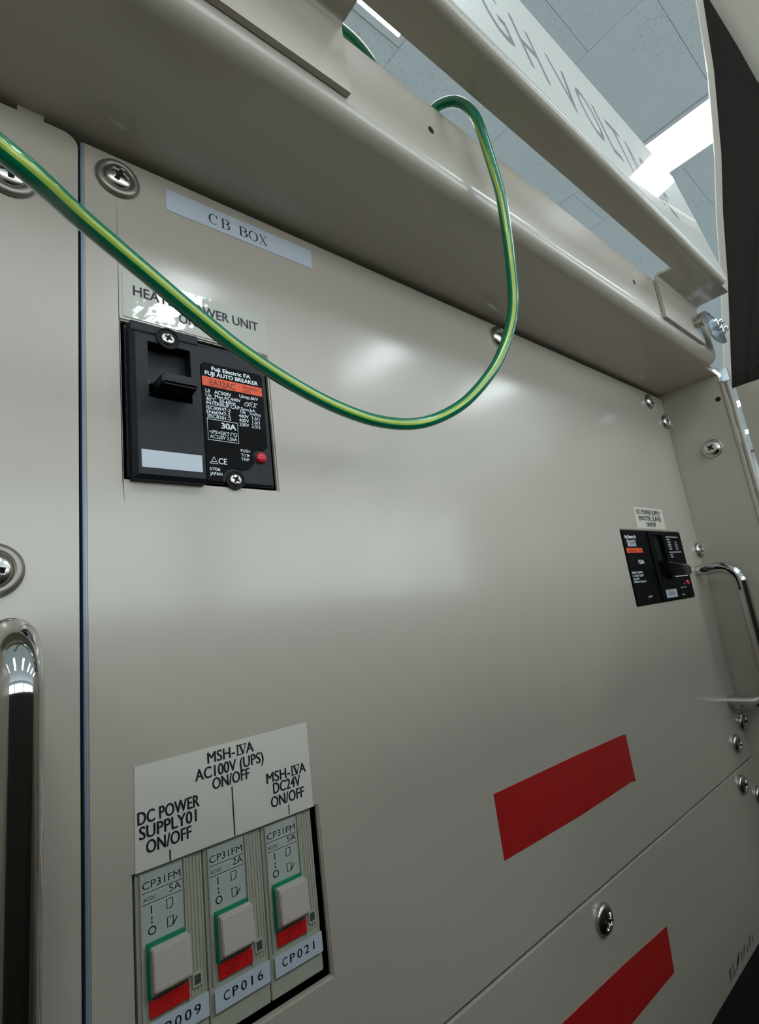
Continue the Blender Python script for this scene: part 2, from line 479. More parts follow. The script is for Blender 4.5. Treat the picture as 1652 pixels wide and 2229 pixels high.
# ---------------------------------------------------------------- warning bar on the header
bar = thing('warning_bar', 'beige bent steel bar above the header, its leaning face lettered HIGH VOLTAGE', 'warning sign', (200, -60, 192))
tb = 1.6
def lean(s):           # distance s up the leaning face -> y, z
    return (-78.0 + 0.141*s, 192.0 + 0.99*s)
bm = bmesh.new()
# bottom sheet + fillet + front face as a profile, three x ranges (tab, slot, tab)
r4 = 4.0
fil = [(-74, 192)] + [(-74-0.2*1 + 0, 192)] 
ang = 90-8.1
cxf, czf = -78+r4*1.08, 192+r4
outer = arc(cxf, czf, r4, 270, 180+8.1-0, 8)
top = lean(96)
def barprof(yback):
    out = [(yback, 192)] + outer + [top]
    inn = [(top[0]+tb, top[1])] + arc(cxf, czf, r4-tb, 180+8.1, 270, 8) + [(yback, 192+tb)]
    return out + inn
bm = bmesh.new()
prism_x(bm, barprof(-54), -110, 95.5)
prism_x(bm, barprof(-62), 95.5, 342.6)
prism_x(bm, barprof(-54), 342.6, 396)
box(bm, 396, 409.5, -74, -54, 192, 192+tb)
bmesh.ops.remove_doubles(bm, verts=bm.verts[:], dist=1e-6)
part('bent_sheet', bm, M['paint'], bar, smooth=True)
def tab(x0, x1):
    b = bmesh.new()
    yb = -51.2; yf = yb-2.0
    pr = [(-54, 192)] if False else []
    out = [(yf-3, 192+2)] + [(yf-3+3*math.sin(math.radians(a)), 192-3+3*math.cos(math.radians(a))) for a in range(0, 91, 15)]
    prof = [(-56.5, 192.0)] + [(yf-2.5+2.5*math.sin(math.radians(a)), 189.5+2.5*math.cos(math.radians(a))) for a in range(15, 91, 15)] + [(yf, 163.5), (yb, 163.5)] + [(yb-4.5+4.5*math.sin(math.radians(a)), 189.5+4.5*math.cos(math.radians(a))) for a in range(90, -1, -15)]
    prism_x(b, prof, x0, x1)
    return b
part('tab', tab(-110, 95), M['paint'], bar, smooth=True)
part('tab', tab(341.5, 410), M['paint'], bar, smooth=True)
def on_lean(X, s):
    return P(X, -77.7+0.1425*(s-3.4), 195.44+0.9898*(s-3.4))
bm = bmesh.new()
fq = [bm.verts.new(on_lean(X, s_)) for s_ in (3.5, 95.5) for X in (-108, 395.6)] + [bm.verts.new(on_lean(X, s_)+Vector((0, 0.00006, 0))) for s_ in (3.5, 95.5) for X in (-108, 395.6)]
for f in ((0, 1, 3, 2), (4, 6, 7, 5), (0, 4, 5, 1), (2, 3, 7, 6), (0, 2, 6, 4), (1, 5, 7, 3)): bm.faces.new([fq[i] for i in f])
part('film', bm, M['film'], bar, label='glossy film carrying the lettering')
bm = bmesh.new()
s0, ch = 21.0, 35.0
for ch_, a, b_ in (('H', 117, 130), ('I', 137.5, 139.5), ('G', 152, 168), ('H', 178, 192.5), ('V', 206, 223), ('O', 229, 245), ('L', 250, 261), ('T', 264, 279), ('A', 281, 297), ('G', 301, 316), ('E', 321, 333)):
    put_text(bm, ch_, a, b_, s0, ch, 0, mapf=lambda X, q: on_lean(X, q)+Vector((0, -0.00005, 0)), bold=0.0)
part('lettering', bm, M['barink'], bar)
# zinc joint plate with bolts at the right end of the bar
br = thing('angle_bracket', 'zinc plated bracket with two bolts at the right end of the warning bar', 'bracket', (415, -56, 172))
bm = bmesh.new()
prism_y(bm, [(402, 182), (410, 184), (428, 183), (436, 176), (437, 169), (430, 166.5), (420, 164.5), (411, 164.2), (404, 165.5), (402, 170)], -60, -58.6)
part('plate', bm, M['zinc'], br)
bm = bmesh.new(); prism_x(bm, [(-60, 182), (-53.2, 182), (-53.2, 183.6), (-60, 183.6)], 402, 410); part('flange', bm, M['zinc'], br)
for (x, z) in ((414, 176), (423, 173.5)):
    bm = bmesh.new(); lathe(bm, [(0, 0), (4.2, 0), (4.2, .8), (3.4, .8), (3.4, 3.0), (2.9, 3.4), (1.8, 3.4), (1.8, 5.6), (1.5, 6.0), (0, 6.0)], (x, -60, z), (0, -1, 0), 6)
    part('bolt', bm, M['zinc'], br)
bm = bmesh.new(); lathe(bm, [(0, 0), (3.2, 0), (3.2, 4), (4.6, 4), (4.6, 5), (0, 5)], (398, -53.2, 176), (0, -1, 0), 24); part('spacer', bm, M['steel'], br, smooth=True)

# ---------------------------------------------------------------- breaker panel (sheet with real cut-outs)
def sheet(x0, x1, z0, z1, holes, y0=0.0, y1=1.6, rc=3.0):
    """rectangular sheet with rectangular holes; corners of the outline rounded at the top"""
    xs = sorted({x0, x1} | {h[0] for h in holes} | {h[1] for h in holes})
    zs = sorted({z0, z1} | {h[2] for h in holes} | {h[3] for h in holes})
    bm = bmesh.new(); V = {}
    def v(x, z, y):
        k = (x, z, y)
        if k not in V: V[k] = bm.verts.new(P(x, y, z))
        return V[k]
    def hole(i, j):
        cx, cz = (xs[i]+xs[i+1])/2, (zs[j]+zs[j+1])/2
        return any(h[0] < cx < h[1] and h[2] < cz < h[3] for h in holes)
    nx, nz = len(xs)-1, len(zs)-1
    full = lambda i, j: 0 <= i < nx and 0 <= j < nz and not hole(i, j)
    for i in range(nx):
        for j in range(nz):
            if hole(i, j): continue
            a, b_, c, d = xs[i], xs[i+1], zs[j], zs[j+1]
            bm.faces.new((v(a, c, y0), v(b_, c, y0), v(b_, d, y0), v(a, d, y0)))
            bm.faces.new((v(a, c, y1), v(a, d, y1), v(b_, d, y1), v(b_, c, y1)))
            if not full(i-1, j): bm.faces.new((v(a, c, y0), v(a, d, y0), v(a, d, y1), v(a, c, y1)))
            if not full(i+1, j): bm.faces.new((v(b_, c, y0), v(b_, c, y1), v(b_, d, y1), v(b_, d, y0)))
            if not full(i, j-1): bm.faces.new((v(a, c, y0), v(a, c, y1), v(b_, c, y1), v(b_, c, y0)))
            if not full(i, j+1): bm.faces.new((v(a, d, y0), v(b_, d, y0), v(b_, d, y1), v(a, d, y1)))
    bmesh.ops.recalc_face_normals(bm, faces=bm.faces[:])
    return bm
panel = thing('breaker_panel', 'large beige steel panel with cut-outs holding the breakers', 'panel', (246, 1, -126))
bm = sheet(30.6, 462, -126.0, 154.8, [(40.2, 88.0, 47.8, 96.8), (331.6, 427.4, -8.8, 39.8), (39.9, 91.9, -94.4, -50.2)])
es = [e for e in bm.edges if len(e.link_faces) == 2 and abs(e.link_faces[0].normal.dot(e.link_faces[1].normal)) < 0.3 and all(abs(vv.co.y) < 1e-6 for vv in e.verts)]
bmesh.ops.bevel(bm, geom=es, offset=0.0005, segments=2, affect='EDGES')
part('sheet', bm, M['paint'], panel)
part('return_flange', Bx(30.6, 32.2, 1.7, 22, -126, 154), M['edge'], panel, label='blue grey folded left edge')
part('edge_strip', Bx(30.0, 30.58, 0.1, 3.5, -126, 154), M['edge'], panel, label='pale blue cut edge beside the gap')
for x, z, wz, r_ in ((40.3, 145.8, True, 25), (235.2, 146.7, False, 10), (431.5, 146.0, False, 30), (456.3, 132.8, False, 0), (457.4, 25.8, False, 40), (457.0, -101.5, False, 15), (435.4, -111.4, False, 50)):
    screw(x, z, panel, r_, wz)
def u_handle(x, za, zb, stand, r, rb):
    pts = []
    cs = [(-rb+0, 0)]
    p = [Vector((0, za)), Vector((-stand+rb, za))]
    path = [(0.0, za), (-(stand-rb), za)]
    for i in range(1, 10):
        a = math.radians(90*i/9); path.append((-(stand-rb)-rb*math.sin(a), za-rb+rb*math.cos(a)))
    for i in range(0, 10):
        a = math.radians(90*i/9); path.append((-(stand-rb)-rb*math.cos(a), zb+rb-rb*math.sin(a)))
    path.append((0.0, zb))
    bm = bmesh.new(); tube(bm, [P(x, y, z) for y, z in path], r, 32)
    return bm
part('handle', u_handle(443.3, 10.0, -84.6, 27.0, 4.1, 12), M['chrome'], panel, smooth=True, label='polished steel pull handle near the right edge')

ear = thing('side_panel', 'narrow beige panel left of the gap with a rounded top corner', 'panel', (-30, 1, -220))
bm = bmesh.new()
prism_y(bm, [(29.2, -300)] + arc(25.0, 150.6, 4.2, 0, 90, 14) + [(-104, 154.8), (-104, -300)], -0.6, 1.4)
es = [e for e in bm.edges if all(abs(v_.co.y+0.0006) < 1e-7 for v_ in e.verts)]
bmesh.ops.bevel(bm, geom=es, offset=0.0008, segments=3, affect='EDGES')
part('sheet', bm, M['paint'], ear, smooth=False)
screw(12.6, 131.5, ear, -5, True, -0.6); screw(11.2, 23.0, ear, 10, True, -0.6)
part('handle', u_handle(13.0, 6.2, -84.6, 31.5, 4.3, 10.5), M['chrome'], ear, smooth=True, label='shiny chrome pull handle filling the lower left')

low = thing('lower_panel', 'dark shaded beige panel below the breaker panel seam', 'panel', (246, 1, -213))
part('sheet', Bx(30.6, 462, 0, 1.6, -216, -126.9, bev=0.4), M['paint'], low)
for x, z, r_ in ((426.8, -135.7, 20), (453.3, -149.8, 0), (230.8, -136.6, 35), (40.6, -136.6, 10)):
    screw(x, z, low, r_, False)
bm = bmesh.new()
bm2 = bmesh.new(); quad(bm2, 336, 392, -214, -204, -0.1)
part('label_plate', bm2, M['paint'], low, label='faint printed label at the lower edge')
for k, (a, b_, c, d) in enumerate(((0, 1.2, 0, 5), (2, 3.5, 1, 5.4), (5, 9, 0.5, 2), (6.2, 8.6, 3, 5.6), (11, 17, .8, 4.8), (13, 19, 2.4, 5.8), (21, 22.4, 1, 5), (24, 29, 1.8, 5.4), (31, 33, 1, 3), (35, 40, 2, 5.6), (42, 43.4, 1.5, 4.6))):
    ring2d(bm, [(342+a, -212.6+c), (342+b_, -212.6+d)], 1.5, -0.2, closed=False)
part('faded_marks', bm, M['greyink'], low)

# ---------------------------------------------------------------- tapes and stickers on the panels
o = link('tape', solid_quad([(172.1, -69.7), (235, -70.6), (281, -71.9), (284.3, -72.3), (284.6, -95.2), (281, -94.4), (230, -94.6), (172.4, -93.2)], -0.25, 0), M['tape'])
tag(o, 'red tape strip on the breaker panel above the seam', 'tape')
o = link('tape', solid_quad([(285, -162.1), (283, -180.8), (200, -178), (180, -176.5), (181.5, -155), (240, -158.5)], -0.25, 0), M['tape'])
tag(o, 'red tape strip on the lower panel, cut by the bottom of the picture', 'tape')

# CB BOX name strip with serif letters
name = thing('name_label', 'pale strip under the header reading CB BOX in serif capitals', 'label', (83, 0, 146))
part('strip', solid_quad([(55.2, 150.3), (112.6, 150.5), (112.4, 142.0), (55.0, 142.0)], -0.2, 0), M['sticker'], name)
bm = bmesh.new(); yl = -0.26
def g_C(x, z, wd, h):
    n = 24; pts = []; ws = []
    for i in range(n+1):
        a = math.radians(42 + (318-42)*i/n); pts.append((x+wd/2+wd/2*math.cos(a), z+h/2+h/2*math.sin(a))); ws.append(0.18+0.42*max(0, -math.cos(a))**2)
    ring2d(bm, pts, ws, yl, closed=False)
    quad(bm, x+wd*0.86, x+wd*0.94, z+h*0.66, z+h*1.0, yl)
def g_O(x, z, wd, h):
    n = 32; pts = []; ws = []
    for i in range(n):
        a = 2*math.pi*i/n; pts.append((x+wd/2+wd/2*math.cos(a), z+h/2+h/2*math.sin(a))); ws.append(0.17+0.42*math.cos(a)**2)
    ring2d(bm, pts, ws, yl)
def g_B(x, z, wd, h):
    quad(bm, x+wd*.14, x+wd*.31, z, z+h, yl)
    for zz in (z, z+h-0.15): quad(bm, x, x+wd*.6, zz, zz+0.15, yl)
    quad(bm, x+wd*.3, x+wd*.62, z+h*.52, z+h*.52+.13, yl)
    for c0, c1, ww in ((z+.07, z+h*.54, wd), (z+h*.54, z+h-.07, wd*.93)):
        cz, rz = (c0+c1)/2, (c1-c0)/2; rx = ww-wd*.55; pts = []; ws = []
        for i in range(15):
            a = math.radians(-90+180*i/14); pts.append((x+wd*.55+(rx-.15)*math.cos(a), cz+rz*math.sin(a))); ws.append(0.18+0.42*math.cos(a)**2)
        ring2d(bm, pts, ws, yl, closed=False)
def g_X(x, z, wd, h):
    ring2d(bm, [(x+wd*.14, z+h), (x+wd*.86, z)], .46, yl, closed=False)
    ring2d(bm, [(x+wd*.84, z+h), (x+wd*.14, z)], .17, yl, closed=False)
    for a in (0, .62):
        for zz in (z, z+h-.14): quad(bm, x+wd*a, x+wd*(a+.38), zz, zz+.14, yl)
g_C(70.0, 144.0, 3.0, 3.9); g_B(74.2, 143.9, 3.3, 4.0); g_B(81.0, 143.9, 3.3, 4.0); g_O(85.2, 143.9, 3.2, 4.0); g_X(89.1, 143.9, 3.4, 4.0)
part('lettering', bm, M['ink'], name)

heat = thing('heater_label', 'glossy label above the left breaker reading HEATER POWER UNIT, half hidden by the wire', 'label', (65, 0, 105))
part('film', solid_quad([(41.0, 112.8), (88.7, 113.3), (88.4, 97.7), (40.9, 98.2)], -0.22, 0), M['clear'], heat)
bm = bmesh.new(); put_text(bm, 'HEATER POWER UNIT', 43.9, 85.4, 106.0, 3.3, -0.3, bold=0.014)
part('lettering', bm, M['ink'], heat)
bm = bmesh.new(); put_text(bm, 'ON/OFF', 57.5, 70.5, 101.0, 3.1, -0.3, bold=0.014)
part('lettering', bm, M['ink'], heat)

msh = thing('switch_label', 'large off-white label above the three small breakers, lettered in black', 'label', (65, 0, -38))
part('film', solid_quad([(40.8, -26.4), (90.6, -26.2), (90.4, -49.9), (40.5, -49.9)], -0.2, 0), M['offwhite'], msh)
bm = bmesh.new(); y_ = -0.27
for s, a, b_, z, h in (('MSH-', 59.2, 66.9, -30.2, 2.7), ('A', 70.3, 72.6, -30.2, 2.7), ('AC100V (UPS)', 55.7, 75.4, -33.7, 2.75), ('ON/OFF', 60.2, 70.8, -36.9, 2.75),
                       ('DC POWER', 41.3, 56.4, -39.7, 2.8), ('SUPPLY01', 41.6, 55.5, -43.0, 2.8), ('ON/OFF', 43.1, 54.0, -46.4, 2.8),
                       ('MSH-', 75.9, 83.5, -39.8, 2.7), ('A', 86.7, 88.9, -39.8, 2.7), ('DC24V', 77.8, 86.7, -42.9, 2.75), ('ON/OFF', 76.8, 87.6, -46.3, 2.75)):
    put_text(bm, s, a, b_, z, h, y_, bold=0.022)
def roman4(x, z, h, wd):
    for zz in (z, z+h-.24): quad(bm, x-.15, x+wd*.72 if zz == z else x+wd+.1, zz, zz+.24, y_)
    quad(bm, x+.1, x+.5, z, z+h, y_)
    ring2d(bm, [(x+wd*.34, z+h), (x+wd*.66, z+.1)], .55, y_-.005, closed=False); ring2d(bm, [(x+wd*.95, z+h), (x+wd*.66, z+.1)], .25, y_-.01, closed=False)
roman4(67.5, -30.2, 2.7, 2.9); roman4(84.0, -39.8, 2.7, 2.8)
quad(bm, 48.4, 48.75, -49.8, -47.3, y_); quad(bm, 65.35, 65.7, -49.7, -37.6, y_); quad(bm, 82.1, 82.4, -49.5, -46.9, y_)
part('lettering', bm, M['ink'], msh)

dcl = thing('supply_label', 'small off-white label above the right breaker reading DC POWER SUPPLY', 'label', (382, 0, 48))
part('film', solid_quad([(358.6, 56.0), (405.6, 56.3), (404.4, 41.4), (357.8, 41.0)], -0.2, 0), M['offwhite'], dcl)
bm = bmesh.new()
for s, a, b_, z in (('DC POWER SUPPLY', 361.5, 400, 51.2), ('(MASTER, SLAVE)', 363, 399, 46.9), ('ON/OFF', 373, 388.5, 42.6)): put_text(bm, s, a, b_, z, 3.2, -0.3, bold=0.02)
part('lettering', bm, M['ink'], dcl)

# ---------------------------------------------------------------- left breaker
cb = thing('circuit_breaker', 'black breaker at upper left with orange band, white print and red trip button', 'circuit breaker', (64, 0, 48))
body = bmesh.new()
prism_y(body, [(41.2, 48.6), (86.6, 48.6), (86.6, 95.8), (41.2, 95.8)], 0.6, 40)
part('case', body, M['black'], cb)
# raised left block with slot and screw recess
yf = -4.0
slot = (46.3, 58.9, 71.7, 89.4)
bm = bmesh.new()
def frame_block(bm, x0, x1, z0, z1, hole, yfr, ybk, ch):
    hx0, hx1, hz0, hz1 = hole
    xs = [x0, hx0, hx1, x1]; zs = [z0, hz0, hz1, z1]
    for i in range(3):
        for j in range(3):
            if i == 1 and j == 1: continue
            f = [(xs[i], zs[j]), (xs[i+1], zs[j]), (xs[i+1], zs[j+1]), (xs[i], zs[j+1])]
            bm.faces.new([bm.verts.new(P(a, yfr, b)) for a, b in f])
    def strip(pa, pb, ya, yb2):
        n = len(pa)
        for k in range(n):
            k2 = (k+1) % n
            bm.faces.new([bm.verts.new(P(pa[k][0], ya, pa[k][1])), bm.verts.new(P(pa[k2][0], ya, pa[k2][1])), bm.verts.new(P(pb[k2][0], yb2, pb[k2][1])), bm.verts.new(P(pb[k][0], yb2, pb[k][1]))])
    o1 = [(x0, z0), (x1, z0), (x1, z1), (x0, z1)]; o2 = [(x0-ch, z0-ch), (x1+ch*.4, z0-ch), (x1+ch*.4, z1+ch), (x0-ch, z1+ch)]
    strip(o1, o2, yfr, yfr+ch); strip(o2, o2, yfr+ch, ybk)
    h1 = [(hx0, hz0), (hx1, hz0), (hx1, hz1), (hx0, hz1)]; strip(h1, h1, yfr, ybk+9)
    bm.faces.new([bm.verts.new(P(a, ybk+9, b)) for a, b in h1])
    bmesh.ops.remove_doubles(bm, verts=bm.verts[:], dist=1e-7)
frame_block(bm, 42.9, 61.7, 48.4, 91.6, slot, yf, 0.6, 1.2)
part('cover', bm, M['black'], cb)
part('cover_cap', Bx(41.8, 62.0, -3.4, 0.6, 92.4, 95.6, bev=0.5), M['black'], cb)
# lever
bm = bmesh.new()
a = [bm.verts.new(P(x, 6, z)) for x, z in ((47.2, 71.9), (58.2, 71.9), (58.2, 79), (47.2, 79))]
c = [bm.verts.new(P(x, -3.2, z)) for x, z in ((47.4, 72.2), (57.9, 72.2), (57.9, 76.6), (47.4, 76.6))]
d = [bm.verts.new(P(x, -12, z)) for x, z in ((47.6, 73.0), (57.7, 73.0), (57.7, 76.3), (47.6, 76.3))]
for p, q in ((a, c), (c, d)):
    for k in range(4): bm.faces.new((p[k], p[(k+1) % 4], q[(k+1) % 4], q[k]))
bm.faces.new(a[::-1]); bm.faces.new(d)
bmesh.ops.bevel(bm, geom=[e for e in bm.edges if any(v_.co.y < -0.011 for v_ in e.verts)], offset=0.0006, segments=3, affect='EDGES')
lv = part('lever', bm, M['blackgloss'], cb)
part('lever_marking', Bx(46.6, 47.1, -2, 3, 76.8, 78.4), M['green'], lv, label='green marking beside the lever')
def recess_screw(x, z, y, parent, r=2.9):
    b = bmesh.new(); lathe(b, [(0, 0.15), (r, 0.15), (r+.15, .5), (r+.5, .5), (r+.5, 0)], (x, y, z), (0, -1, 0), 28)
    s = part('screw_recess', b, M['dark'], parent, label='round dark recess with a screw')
    o = bpy.data.objects.new('screw_head', me_small); C.objects.link(o); o.parent = s
    o.location = P(x, y-0.2, z); o.rotation_euler = (0, 0.5, 0)
recess_screw(52.2, 91.6, yf, cb); 
part('sticker', Bx(43.7, 60.8, yf-0.12, yf, 50.3, 55.5), M['sticker'], cb, label='blank pale blue sticker')
# right half: plate and label
part('cover_plate', Bx(62.6, 86.4, -0.6, 0.6, 48.9, 94.6, bev=0.4), M['black'], cb)
bm = bmesh.new()
out = [(63.4, 49.0), (68.4, 49.0)] + [(72.6+4.2*math.cos(math.radians(a)), 49.6+4.2*math.sin(math.radians(a))) for a in range(180, 50, -12)] + [(78.0, 54.2)] + [(82.1+2.9*math.cos(math.radians(a)), 58.3+2.9*math.sin(math.radians(a))) for a in range(215, 60, -15)] + [(84.8, 62.2), (84.8, 87.6), (83.8, 88.6), (64.4, 88.6), (63.4, 87.6)]
prism_y(bm, out, -1.0, -0.6)
lb = part('rating_plate', bm, M['label_black'], cb, label='glossy black rating plate')
yt = -1.06
bm = bmesh.new()
W = lambda *a, **k: put_text(bm, *a, yt, **{'bold': 0.014, **k})
W('Fuji Electric FA', 66.9, 80.4, 86.2, 1.35, bold=0.04); W('FUJI AUTO BREAKER', 64.6, 83.0, 84.3, 1.35, bold=0.035)
for s, x0, x1, z, h in (('Ui', 64.4, 65.8, 78.2, 1.15), ('AC500V', 67.3, 73.0, 78.2, 1.15), ('Uimp.6kV', 75.9, 82.7, 78.6, 1.15), ('Ue', 64.4, 66.2, 76.8, 1.15), ('Max.AC440V', 67.4, 76.2, 76.8, 1.15),
      ('40°C  50-60Hz', 64.4, 74.4, 75.4, 1.15), ('CAT.A', 77.4, 81.7, 75.8, 1.15), ('INTERRUP.CAP.Sym.kA', 64.4, 81.3, 74.1, 1.15), ('IEC60947-2', 64.4, 72.4, 72.6, 1.15), ('Ue   Icu/Ics', 75.9, 83.2, 73.0, 1.05),
      ('EN60947-2', 64.4, 72.2, 71.1, 1.15), ('440V  1.5/1', 75.2, 82.6, 71.5, 1.15), ('JISC8201-2', 64.4, 72.4, 69.7, 1.15), ('400V  1.5/1', 75.2, 82.6, 70.0, 1.15), ('230V  2.5/2', 75.2, 82.7, 68.5, 1.15),
      ('<PS>EJET', 64.9, 71.5, 64.4, 1.15), ('AC220V 2.5kA', 65.0, 74.0, 62.9, 1.15), ('CE', 67.3, 70.0, 54.6, 1.9), ('0706', 64.3, 67.6, 52.3, 1.0), ('JAPAN', 64.3, 68.2, 50.8, 1.0),
      ('PUSH', 75.0, 78.2, 59.5, 0.95), ('TO', 75.0, 76.7, 58.0, 0.95), ('TRIP', 75.0, 77.8, 56.6, 0.95)): W(s, x0, x1, z, h)
W('30A', 69.0, 73.9, 66.6, 1.9, bold=0.04)
ring2d(bm, [(64.4, 62.3), (74.5, 62.3), (74.5, 69.2), (64.4, 69.2)], 0.22, yt)
ring2d(bm, [(64.5, 54.6), (67.0, 54.6), (65.9, 56.7)], 0.28, yt); ring2d(bm, [(64.9, 55.2), (66.4, 55.2)], .2, yt, closed=False)
ring2d(bm, [(71.9+.0, 64.4), (72.1, 65.5), (72.9, 65.5)], .25, yt, closed=False); ring2d(bm, [(73.5+.55*math.cos(i*.45), 65.0+.55*math.sin(i*.45)) for i in range(14)], .2, yt)
ring2d(bm, [(78.0, 77.2), (79.4, 77.2), (80.6, 77.8)], .16, yt, closed=False); ring2d(bm, [(80.7, 77.3), (82.4, 77.3)], .16, yt, closed=False); quad(bm, 81.2, 81.5, 77.0, 77.6, yt); quad(bm, 81.8, 82.0, 77.1, 77.5, yt)
f = bm.faces.new([bm.verts.new(P(*q)) for q in ((77.1, yt, 57.9), (78.1, yt, 58.5), (77.1, yt, 59.1))])
part('lettering', bm, M['white'], lb)
part('orange_band', Bx(63.5, 84.4, -1.05, -1.0, 80.5, 83.7), M['orange'], lb)
bm = bmesh.new(); put_text(bm, 'EA32AC', 66.0, 74.6, 80.9, 2.1, -1.1, bold=.01); put_text(bm, 'BB2AEAC', 77.4, 83.4, 82.1, 0.95, -1.1); put_text(bm, '-030', 77.4, 80.2, 80.8, 0.95, -1.1)
part('band_lettering', bm, M['darkred'], lb)
bm = bmesh.new(); lathe(bm, [(0, 1.5), (1.2, 1.45), (1.75, 1.0), (1.85, 0)], (82.1, -0.6, 58.3), (0, -1, 0), 28); part('trip_button', bm, M['button'], cb, smooth=True, label='round red trip button')
recess_screw(72.6, 49.9, -0.6, cb, 2.6)

# ---------------------------------------------------------------- right breaker
rb = thing('circuit_breaker', 'wide black breaker at the right of the panel under the DC POWER SUPPLY label', 'circuit breaker', (380, 0, -8))
part('case', Bx(332.6, 426.6, 0.8, 40, -8.0, 39.0), M['black'], rb)
part('left_cover', Bx(332.4, 368.6, -0.6, 0.8, -8.2, 39.2, bev=0.3), M['label_black'], rb)
bm = bmesh.new(); frame_block(bm, 370.0, 395.2, -6.8, 37.6, (373.8, 389.6, 6.0, 36.4), -2.2, 0.8, 0.9); part('cover', bm, M['label_black'], rb)
part('right_cover', Bx(396.0, 426.8, -0.6, 0.8, -8.2, 39.2, bev=0.3), M['label_black'], rb)
bm = bmesh.new()
a = [bm.verts.new(P(x, 2, z)) for x, z in ((375.2, 10.5), (388.6, 10.5), (388.6, 19.8), (375.2, 19.8))]
d = [bm.verts.new(P(x, -16, z)) for x, z in ((376.2, 6.9), (388.2, 6.9), (388.2, 13.2), (376.2, 13.2))]
for k in range(4): bm.faces.new((a[k], a[(k+1) % 4], d[(k+1) % 4], d[k]))
bm.faces.new(a[::-1]); bm.faces.new(d)
bmesh.ops.bevel(bm, geom=[e for e in bm.edges if any(v_.co.y < -0.011 for v_ in e.verts)], offset=0.0009, segments=3, affect='EDGES')
part('lever', bm, M['blackgloss'], rb)
bm = bmesh.new(); yt = -0.68
for s, x0, x1, z, h, bo in (('Fuji Electric FA', 334.5, 350.5, 34.0, 2.1, .03), ('FUJI AUTO', 336, 348.5, 31.0, 1.9, .02), ('BREAKER', 336.5, 348.6, 28.8, 1.9, .02), ('150A', 346.4, 354.4, 17.3, 2.6, .03),
      ('IEC60947-2  EN60947-2', 333.5, 349, 11.3, 1.3, 0), ('Ui  AC690V  DC250V', 333.5, 349.2, 9.3, 1.3, 0), ('Uimp 8kV', 333.7, 342, 7.4, 1.3, 0), ('Utilization Category A', 333.7, 351, 5.6, 1.3, 0), ('JAPAN', 349.2, 354.8, -4.4, 1.1, 0),
      ('INTERRUP', 398, 405, 33.2, 1.0, 0), ('690V', 400, 406, 31.2, 1.0, 0), ('5kA', 413, 416.5, 31.2, 1.0, 0), ('500V', 400, 406, 29.5, 1.0, 0), ('18kA', 413, 417, 29.5, 1.0, 0), ('440V', 400, 406, 28.0, 1.0, 0), ('30kA', 413, 417, 28.0, 1.0, 0), ('230V', 400, 406, 26.4, 1.0, 0), ('50kA', 413, 417, 26.4, 1.0, 0),
      ('AC220V', 399, 405, 22.4, .9, 0), ('50kA', 400, 405, 20.8, .9, 0), ('PUSH TO TRIP', 404, 415, -1.2, .8, 0), ('0706', 404, 409, -6.2, .9, 0)):
    put_text(bm, s, x0, x1, z, h, yt, bold=max(bo, .025))
for x0, x1, z in ((397, 421, 35.6), (397.2, 421, 24.6), (397.4, 422.8, 7.3)): quad(bm, x0, x1, z-.25, z+.25, yt)
disc(bm, 412.4, 1.6, .7, yt)
part('lettering', bm, M['white'], rb)
part('orange_band', Bx(333.2, 356.0, -0.72, -0.6, 24.6, 27.7), M['orange'], rb)
bm = bmesh.new(); put_text(bm, 'EA203C', 336, 346, 25.2, 1.7, -0.78); put_text(bm, '150', 350, 355, 25.4, 1.2, -0.78); part('band_lettering', bm, M['darkred'], rb)
bm = bmesh.new(); lathe(bm, [(0, 1.3), (1.5, 1.2), (2.0, .7), (2.1, 0)], (418.0, -0.6, 2.3), (0, -1, 0), 24); part('trip_button', bm, M['button'], rb, smooth=True, label='round red trip button')
st = part('sticker', Bx(373.4, 391.4, -2.34, -2.2, -6.4, -1.0), M['sticker'], rb, label='small pale sticker')
bm = bmesh.new(); put_text(bm, 'CB002', 377, 387.5, -4.8, 2.0, -2.4); part('lettering', bm, M['greyink'], st)

